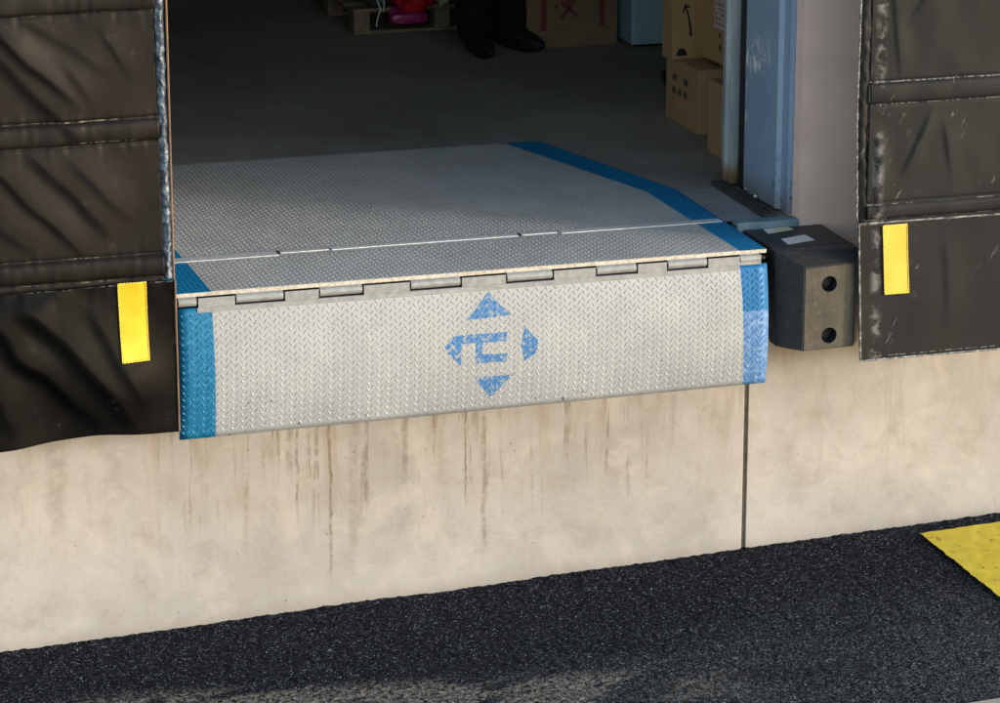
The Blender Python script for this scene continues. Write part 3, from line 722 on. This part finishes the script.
    sheet('edge_binding', X, Z, lambda X, Z: -.386 - .010 * np.sin(TH * math.pi * .9) - .006 * (vnoise(TH * 3, Z / .03, 71) - .5), M['vinyl_flap_right'], t, .004)
    bm = bmesh.new(); pts = [(2.290 + .012 * float(sst(-z, -.45, 0)) + random.uniform(-.0012, .0012), -.391, z) for z in np.linspace(2.5, .078, 160)]
    for a, b in zip(pts[:-1], pts[1:]): tube(bm, a, b, random.uniform(.0025, .0045), 6)
    link('edge_cord', bm, M['binding2'], t)
    xs = np.linspace(2.298, 3.25, 150); ts = np.linspace(0, 1, 100); X, T = np.meshgrid(xs, ts, indexing='ij')
    zt = .079 - .004 * (X - 2.3); zb = -.392 + .006 * (vnoise(X / .2, X * 0, 80) - .5); Z = zt + (zb - zt) * T; X = X + .016 * T
    def yrf(X, Z):
        y = -.406 - .012 * sst(-Z, 0, .4)
        for q in ((2.95, .0, .1, -.3, .05, .4, .010), (2.62, .02, .02, -.4, .03, .36, .006)): y = y - fold(X, Z, *q)
        return y - .006 * (vnoise(X / .15, Z / .2, 81) - .5)
    sheet('bottom_flap', X, Z, yrf, M['vinyl_flap_right'], t)
    bm = bmesh.new(); tube(bm, (2.2985, -.411, .079), (2.3145, -.424, -.392), .0034, 8); tube(bm, (2.3146, -.426, -.3925), (3.25, -.426, -.3925), .0035, 8); tube(bm, (2.2985, -.412, .080), (3.25, -.412, .0765), .003, 8)
    link('edge_cord', bm, M['binding2'], t)
    patch(2.385, 2.472, -.170, .068, yrf, .060, t, 'reflector2')
    # head curtain and the timber shelter frame holding the three curtains
    t = empty('dock_curtain', (1.1, -0.4, 2.2), 'black vinyl head curtain hanging across the top of the doorway', 'curtain')
    xs = np.linspace(-.95, 3.25, 200); zs = np.linspace(2.95, 2.2, 60); X, Z = np.meshgrid(xs, zs, indexing='ij')
    sheet('fabric_panel', X, Z, lambda X, Z: -.44 - .02 * (vnoise(X / .3, Z / .3, 90) - .5), M['vinyl_flap_right'], t)
    t = empty('shelter_frame', (1.1, -0.2, 2.9), 'dark timber shelter frame fixed to the wall, holding the vinyl curtains', 'frame')
    bm = bmesh.new(); box(bm, -.99, -.95, -.40, -.001, -.35, 2.95); link('side_board', bm, M['darksteel'], t)
    bm = bmesh.new(); box(bm, 3.25, 3.29, -.40, -.001, -.35, 2.95); link('side_board', bm, M['darksteel'], t)
    bm = bmesh.new(); box(bm, -.99, 3.29, -.45, -.001, 2.951, 2.99); link('top_board', bm, M['darksteel'], t)
pads()

# ------------------------------------------------------------------ things in the warehouse
def print_quad(bm, O, u, v, pts, off):
    n = u.cross(v).normalized(); vs = [bm.verts.new(O + u * a + v * b + n * off) for a, b in pts]; bm.faces.new(vs)
def carton(name, label, loc, rz, sx, sy, sz, mat, group=None, tape=True):
    """carton with its front left floor corner at loc, local x to the right, y to the back"""
    t = empty(name, loc, label, 'box', group, rz)
    bm = bmesh.new(); box(bm, 0, sx, 0, sy, 0, sz, bev=.003)
    b = link('carton_body', bm, mat, t, loc=(0, 0, 0))
    bm = bmesh.new(); box(bm, 0.004, sx - .004, 0.006, sy / 2 - .0015, sz + .0003, sz + .004); box(bm, 0.004, sx - .004, sy / 2 + .0015, sy - .006, sz + .0003, sz + .004)
    link('top_flap', bm, mat, t, loc=(0, 0, 0)); return t
def marks(t, name, mat, quads, face):
    if name == 'printed_mark':
        for p in quads: marks(t, 'printed_patch', mat, [p], face)
        return
    bm = bmesh.new()
    for pts in quads:
        if face == 'left':  vs = [bm.verts.new((-.0015, a, b)) for a, b in pts]
        else: vs = [bm.verts.new((a, -.0015, b)) for a, b in pts]
        bm.faces.new(vs)
    bmesh.ops.recalc_face_normals(bm, faces=bm.faces)
    return link(name, bm, mat, t, loc=(0, 0, 0))
def rect(a, b, c, d): return [(a, b), (c, b), (c, d), (a, d)]

def cargo():
    # big brown box at the back
    a = math.atan2(3.155 - 3.14, 2.672 - 2.261)
    t = carton('cardboard_box', 'large dark brown carton with red printed bars, standing on the floor beside the person', (2.261, 3.14, -.008), a, .412, .42, .46, M['cardboard_dark'], 'cardboard boxes in the warehouse')
    marks(t, 'printed_mark', M['redink'], [rect(.060, .078, .088, .38), rect(.330, .085, .352, .38), rect(.125, .17, .14, .19)] +
          [[(.15 + dx, .13 + dz), (.165 + dx, .125 + dz), (.22 + dx, .20 + dz), (.205 + dx, .205 + dz)] for dx, dz in ((0, 0), (.02, .06))] + [[(.22, .13), (.235, .135), (.16, .205), (.148, .195)], rect(.13, .215, .25, .225)], 'front')
    # pale blue cabinet
    t = empty('metal_cabinet', (2.701, 3.05, -.008), 'pale blue enamel cabinet standing right of the large brown carton', 'cabinet', rz=math.radians(-1))
    bm = bmesh.new(); box(bm, 0, .50, 0, .42, .012, .84, bev=.006); link('cabinet_body', bm, M['cabinet'], t, loc=(0, 0, 0))
    bm = bmesh.new(); box(bm, .012, .488, -.014, -.002, .03, .83, bev=.004); link('door', bm, M['cabinet'], t, loc=(0, 0, 0))
    bm = bmesh.new(); box(bm, .44, .455, -.035, -.015, .42, .56, bev=.003); link('handle', bm, M['chrome'], t, loc=(0, 0, 0))
    bm = bmesh.new(); box(bm, .02, .48, .02, .40, 0, .0115); link('plinth', bm, M['darksteel'], t, loc=(0, 0, 0))
    # floor level cartons by the track
    t = carton('cardboard_box', 'brown carton with faded grey printing on its side, at the floor under the arrow box', (2.388, 1.380, -.008), 0.03, .34, .335, .245, M['cardboard'], 'cardboard boxes in the warehouse')
    q = []
    for r_, n in ((.165, 2), (.115, 3)):
        for k in range(n):
            y0 = .265 - k * (.115 if n == 2 else .058); q.append(rect(y0 - (.045 if n == 2 else .036), r_, y0, r_ + .024))
    marks(t, 'printed_mark', M['greyink'], q, 'left')
    t = carton('cardboard_box', 'plain brown carton nearest the doorway, on the floor against the track', (2.331, .92, -.008), 0.0, .40, .20, .272, M['cardboard'], 'cardboard boxes in the warehouse')
    # arrow box standing on end, on top
    a = math.atan2(1.781 - 1.592, 2.528 - 2.34)
    t = carton('cardboard_box', 'tall brown carton turned on end, with a black curved arrow, stacked on the printed carton', (2.357, 1.595, .2415), math.radians(3), .135, .10, .42, M['cardboard'], 'cardboard boxes in the warehouse')
    bmq = []
    pts = []
    for k in range(15):
        u = k / 14; ang = u
        x = .055 + .022 * math.sin(u * math.pi * .5) ; z = .205 - .115 * u
        w = .003 + .003 * u
        pts.append((x, z, w))
    quads = [[(p[0] - p[2], p[1]), (p[0] + p[2], p[1]), (q[0] + q[2], q[1]), (q[0] - q[2], q[1])] for p, q in zip(pts[:-1], pts[1:])]
    quads += [[(.040, .185), (.046, .182), (.058, .212), (.050, .216)], [(.050, .216), (.050, .206), (.072, .200), (.073, .206)]]
    half = [(.040 + .022 * math.cos(R(k)), .015 + .030 * math.sin(R(k))) for k in range(0, 181, 15)]
    marks(t, 'printed_arrow', M['ink'], quads, 'front'); marks(t, 'printed_mark', M['ink'], [half], 'front')
    # right hand carton with pink label
    t = carton('cardboard_box', 'brown carton with pink label, on the stack just left of the track', (2.470, 1.26, .266), math.radians(4), .32, .46, .34, M['cardboard'], 'cardboard boxes in the warehouse')
    marks(t, 'label', M['pinklabel'], [rect(.035, .135, .150, .30)], 'left')
    bm = bmesh.new()
    for k in range(7):
        for j in range(4):
            if (k * 3 + j * 5) % 4: 
                y0 = .042 + j * .026; z0 = .15 + k * .019; vs = [bm.verts.new((-.003, y, z)) for y, z in rect(y0, z0, y0 + .017, z0 + .007)]; bm.faces.new(vs)
    link('label_print', bm, M['greyink'], t, loc=(0, 0, 0))
    marks(t, 'printed_mark', M['ink'], [rect(.045, .055, .062, .075), rect(.085, .05, .10, .08), rect(.045, .09, .06, .11), rect(.09, .10, .105, .12)], 'left')
    # caster on the floor
    t = empty('caster_wheel', (2.585, 2.28, -.008), 'small black caster wheel on the floor behind the stacked cartons', 'wheel')
    bm = bmesh.new(); tube(bm, (-.012, 0, .026), (.018, 0, .026), .026, 20); bmesh.ops.bevel(bm, geom=bm.edges[:], offset=.002, segments=1, affect='EDGES'); link('tyre', bm, M['rubber'], t, loc=(0, 0, 0))
    bm = bmesh.new(); box(bm, -.020, .026, -.018, .018, .053, .060); box(bm, -.020, -.016, -.012, .012, .02, .0525); box(bm, .022, .026, -.012, .012, .02, .0525); link('fork', bm, M['darksteel'], t, loc=(0, 0, 0))
    # pallet
    t = empty('wooden_pallet', (1.64, 3.67, -.008), 'grey wooden pallet on the warehouse floor under plastic sacks', 'pallet')
    W, D = .80, 1.0
    for k in range(3):
        y0 = k * (D - .09) / 2
        bm = bmesh.new(); box(bm, 0, W, y0, y0 + .09, .0, .014, bev=.002); link('bottom_board', bm, M['wood'], t, loc=(0, 0, 0))
        for i in range(3):
            x0 = i * (W - .07) / 2
            bm = boxm(x0, x0 + .07, y0 + .002, y0 + .088, .0145, .0855, bev=.002); link('block', bm, M['wood'], t, loc=(0, 0, 0))
    for i in range(3):
        x0 = i * (W - .07) / 2
        bm = boxm(x0, x0 + .07, 0, D, .086, .098, bev=.002); link('stringer_board', bm, M['wood'], t, loc=(0, 0, 0))
    for k in range(7):
        y0 = k * (D - .09) / 6; bm = boxm(-.004, W + .004, y0, y0 + .09, .0985, .112, bev=.002); link('deck_board', bm, M['wood'], t, loc=(0, 0, 0))
    def sack(name, label, cat, c, sz, mat, seed, rough=.16, nm='sack'):
        bm = bmesh.new(); bmesh.ops.create_icosphere(bm, subdivisions=4, radius=1)
        for v in bm.verts:
            n = v.co.copy(); p = np.array([n.x, n.y, n.z])
            s = [math.copysign(abs(q) ** .55, q) for q in p]
            w = 1 + rough * (float(vnoise(np.array(n.x * 3 + n.z * 2 + 10), np.array(n.y * 3 + 10 - n.z), seed)) - .5) + rough * .6 * (float(vnoise(np.array(n.x * 9 + 20), np.array(n.z * 9 + 20 + n.y * 5), seed + 1)) - .5)
            z = s[2] * w
            v.co = Vector((s[0] * sz[0] / 2 * w, s[1] * sz[1] / 2 * w, max(-1, z) * sz[2] / 2))
            if c[1] + v.co.y < 3.664: v.co.z -= min(.032, (3.664 - c[1] - v.co.y) * 1.1)   # sags over the pallet edge
        o = link(name, bm, mat, None, smooth=True); o.location = c; tag(o, label, cat); return o
    z0 = .104
    sack('plastic_bundle', 'bundle wrapped in dark film on the pallet, left of the red sack', 'bundle', (1.745, 3.76, z0 + .17), (.11, .26, .33), M['darkwrap'], 5, .25)
    sack('magenta_bag', 'flat magenta bag drooping over the pallet edge below the red sack', 'bag', (1.872, 3.632, .094), (.17, .058, .05), M['magenta'], 6)
    sack('red_sack', 'shiny red plastic sack lying on the pallet above the magenta bag', 'sack', (1.895, 3.735, z0 + .11), (.205, .25, .205), M['redplastic'], 8, .22)
    sack('printed_sack', 'small pale yellow printed sack at the right end of the pallet', 'sack', (2.035, 3.735, z0 + .11), (.065, .24, .21), M['paper'], 9)
    bm = bmesh.new(); pts = [(1.732, 3.63, .26), (1.735, 3.61, .20), (1.727, 3.605, .15), (1.742, 3.605, .11), (1.729, 3.61, .07), (1.725, 3.615, .035)]
    for a_, b_ in zip(pts[:-1], pts[1:]): tube(bm, a_, b_, .0035, 6)
    for a_, b_ in (((1.735, 3.61, .20), (1.757, 3.60, .14)), ((1.757, 3.60, .14), (1.752, 3.60, .10))): tube(bm, a_, b_, .0025, 6)
    o = link('string', bm, M['string'], None); tag(o, 'white string hanging from the dark film bundle over the pallet edge', 'string')
cargo()

# ------------------------------------------------------------------ person (only the lower legs are in the picture)
def skin_mesh(nodes, edges, radii, mat, name, parent, sub=2, root=0):
    me = bpy.data.meshes.new(name); me.from_pydata([Vector(n) for n in nodes], edges, []); me.update()
    o = bpy.data.objects.new(name, me); col.objects.link(o)
    sk = o.modifiers.new('skin', 'SKIN'); sk.use_smooth_shade = True
    for i, v in enumerate(me.skin_vertices[0].data):
        r = radii[i]; v.radius = (r, r) if not hasattr(r, '__len__') else r; v.use_root = (i == root)
    ss = o.modifiers.new('sub', 'SUBSURF'); ss.levels = sub; ss.render_levels = sub
    bpy.context.view_layer.update(); dg = bpy.context.evaluated_depsgraph_get()
    nm = bpy.data.meshes.new_from_object(o.evaluated_get(dg)); bpy.data.objects.remove(o)
    nm.materials.clear(); o = link(name, nm, mat, parent, loc=(0, 0, 0), smooth=True); return o
def person():
    t = empty('person', (2.115, 3.17, -.008), 'person in loose black trousers and black shoes standing between the pallet and the brown carton', 'person', rz=math.radians(18))
    hx = .088
    # body: feet, legs, torso, neck, head, arms in one skin surface
    N = [(0, 0, .95), (0, .0, 1.10), (0, .0, 1.28), (0, .01, 1.42), (0, .01, 1.50), (0, -.005, 1.57), (0, -.01, 1.64), (0, -.005, 1.72)]
    Rr = [(.15, .11), (.135, .10), (.15, .11), (.12, .09), .055, .062, .078, .06]
    E_ = [(i, i + 1) for i in range(7)]
    for s in (-1, 1):
        b = len(N); N += [(s * .09, 0, .86), (s * hx, -.01, .50), (s * hx, .01, .12), (s * hx, .0, .05), (s * (hx + .015), -.12, .03)]
        Rr += [.088, .058, .042, .040, .03]; E_ += [(0, b), (b, b + 1), (b + 1, b + 2), (b + 2, b + 3), (b + 3, b + 4)]
        b = len(N); N += [(s * .19, .01, 1.40), (s * .235, .03, 1.14), (s * .24, -.04, .90), (s * .24, -.06, .85)]
        Rr += [.055, .042, .030, .032]; E_ += [(3, b), (b, b + 1), (b + 1, b + 2), (b + 2, b + 3)]
        w = b + 3
        for k, (dy, L) in enumerate(((-.03, .066), (-.010, .075), (.010, .070), (.028, .055))):
            c = len(N); N += [(s * .238, -.06 + dy * .8, .815), (s * .234, -.06 + dy - .004, .815 - L * .5), (s * .226, -.06 + dy - .012, .815 - L)]
            Rr += [.010, .009, .008]; E_ += [(w, c), (c, c + 1), (c + 1, c + 2)]
        c = len(N); N += [(s * .225, -.098, .835), (s * .214, -.112, .800)]; Rr += [.011, .009]; E_ += [(w, c), (c, c + 1)]
    body = skin_mesh(N, E_, Rr, M['skin'], 'body', t)
    # face details added to the body mesh
    bm = bmesh.new(); bm.from_mesh(body.data)
    bmesh.ops.create_cone(bm, cap_ends=True, segments=8, radius1=.014, radius2=.006, depth=.04, matrix=Matrix.Translation((0, -.092, 1.635)) @ Matrix.Rotation(R(20), 4, 'X'))
    for s in (-1, 1):
        bmesh.ops.create_uvsphere(bm, u_segments=10, v_segments=8, radius=.018, matrix=Matrix.Translation((s * .080, .0, 1.64)) @ Matrix.Diagonal((.4, .8, 1.5, 1)))
    bm.to_mesh(body.data); bm.free()
    for p in body.data.polygons: p.use_smooth = True
    for s in (-1, 1):
        bm = bmesh.new(); bmesh.ops.create_uvsphere(bm, u_segments=10, v_segments=8, radius=.010, matrix=Matrix.Translation((s * .03, -.078, 1.655)))
        link('eye', bm, M['ink'], t, loc=(0, 0, 0), smooth=True)
    bm = bmesh.new(); bmesh.ops.create_uvsphere(bm, u_segments=12, v_segments=6, radius=.022, matrix=Matrix.Translation((0, -.074, 1.592)) @ Matrix.Diagonal((1, .35, .25, 1))); link('mouth', bm, M['redink'], t, loc=(0, 0, 0), smooth=True)
    bm = bmesh.new(); bmesh.ops.create_icosphere(bm, subdivisions=4, radius=.092, matrix=Matrix.Translation((0, .018, 1.685)) @ Matrix.Diagonal((.93, 1.0, .95, 1)))
    for v in bm.verts: v.co += v.co.normalized() * 0 + Vector((0, 0, .006 * (random.random() - .5)))
    link('hair', bm, M['hair'], t, loc=(0, 0, 0), smooth=True)
    # loose trousers with soft folds
    for nm, mat in (('trousers', M['cloth']),):
        N = [(0, 0, .97)]; Rr = [(.165, .125)]; E_ = []
        for s in (-1, 1):
            b = len(N); N += [(s * .092, 0, .84), (s * .092, -.01, .50), (s * .092, .0, .25), (s * .092, .0, .10), (s * .092, -.004, .045)]
            Rr += [.105, .082, .080, .082, .078]; E_ += [(0, b)] + [(b + k, b + k + 1) for k in range(4)]
        o = skin_mesh(N, E_, Rr, mat, nm, t, 3)
        for v in o.data.vertices:
            v.co += Vector((v.normal.x, v.normal.y, 0)) * (.010 * (float(vnoise(np.array(v.co.x * 14 + 30), np.array(v.co.z * 20 + 30), 13)) - .5) * 2)
            if v.co.z < .025: v.co.z = .025
    N = [(0, 0, .92), (0, 0, 1.10), (0, 0, 1.30), (0, .01, 1.43), (0, .01, 1.50)]; Rr = [(.175, .135), (.165, .13), (.175, .135), (.14, .11), .07]; E_ = [(i, i + 1) for i in range(4)]
    for s in (-1, 1):
        b = len(N); N += [(s * .20, .01, 1.40), (s * .24, .03, 1.14), (s * .245, -.035, .91)]; Rr += [.070, .058, .046]; E_ += [(3, b), (b, b + 1), (b + 1, b + 2)]
    skin_mesh(N, E_, Rr, M['jacket'], 'jacket', t, 2)
    for s in (-1, 1):
        bm = bmesh.new(); bmesh.ops.create_icosphere(bm, subdivisions=4, radius=1)
        a = R(12) * s
        for v in bm.verts:
            p = v.co; z = p.z
            w = .047 - .008 * abs(p.y + .3); x, y = p.x * w, p.y * .145 - .055
            z = max(0.0, .050 + z * (.055 if p.y > -.2 else .055 - .018 * (-.2 - p.y) / .8) - (.012 if p.y < -.2 else 0))
            v.co = Vector((s * .092 + x * math.cos(a) - y * math.sin(a) * 1, x * math.sin(a) + y * math.cos(a), z))
        link('shoe', bm, M['shoe'], t, loc=(0, 0, 0), smooth=True)
person()

# ------------------------------------------------------------------ camera, light
cam = bpy.data.cameras.new('camera'); co = bpy.data.objects.new('camera', cam); col.objects.link(co)
yaw, pitch, roll = .299, .283, .002
f = Vector((math.sin(yaw) * math.cos(pitch), math.cos(yaw) * math.cos(pitch), -math.sin(pitch)))
rt = Vector((math.cos(yaw), -math.sin(yaw), 0)); up = rt.cross(f)
r2 = rt * math.cos(roll) + up * math.sin(roll); u2 = -rt * math.sin(roll) + up * math.cos(roll)
mt = Matrix((r2, u2, -f)).transposed().to_4x4(); mt.translation = Vector((-2.171, -10.857, 2.921))
co.matrix_world = mt; cam.sensor_width = 36; cam.lens = 3496.3 / 1000 * 36; cam.clip_end = 2000; cam.clip_start = .1
C.camera = co

EL, AZ = R(8), R(56)     # low sun from the right
sv = Vector((math.sin(AZ) * math.cos(EL), -math.cos(AZ) * math.cos(EL), math.sin(EL)))
sun = bpy.data.lights.new('sun', 'SUN'); sun.energy = 2.35; sun.angle = R(7.0); sun.color = (1.0, .96, .935)
so = bpy.data.objects.new('sun', sun); col.objects.link(so); so.rotation_euler = sv.to_track_quat('Z', 'Y').to_euler(); so.location = (6, -8, 5)
w = bpy.data.worlds.new('World'); C.world = w; w.use_nodes = True
nt = w.node_tree; bg = nt.nodes['Background']; sky = nt.nodes.new('ShaderNodeTexSky'); sky.sky_type = 'NISHITA'; sky.sun_disc = False
sky.sun_elevation = EL; sky.sun_rotation = math.atan2(sv.x, sv.y)
nt.links.new(sky.outputs[0], bg.inputs[0]); bg.inputs[1].default_value = .50
C.view_settings.view_transform = 'Standard'; C.view_settings.look = 'None'; C.view_settings.exposure = 0; C.view_settings.gamma = 1
C.render.engine = 'CYCLES'; C.cycles.max_bounces = 8; C.cycles.diffuse_bounces = 5
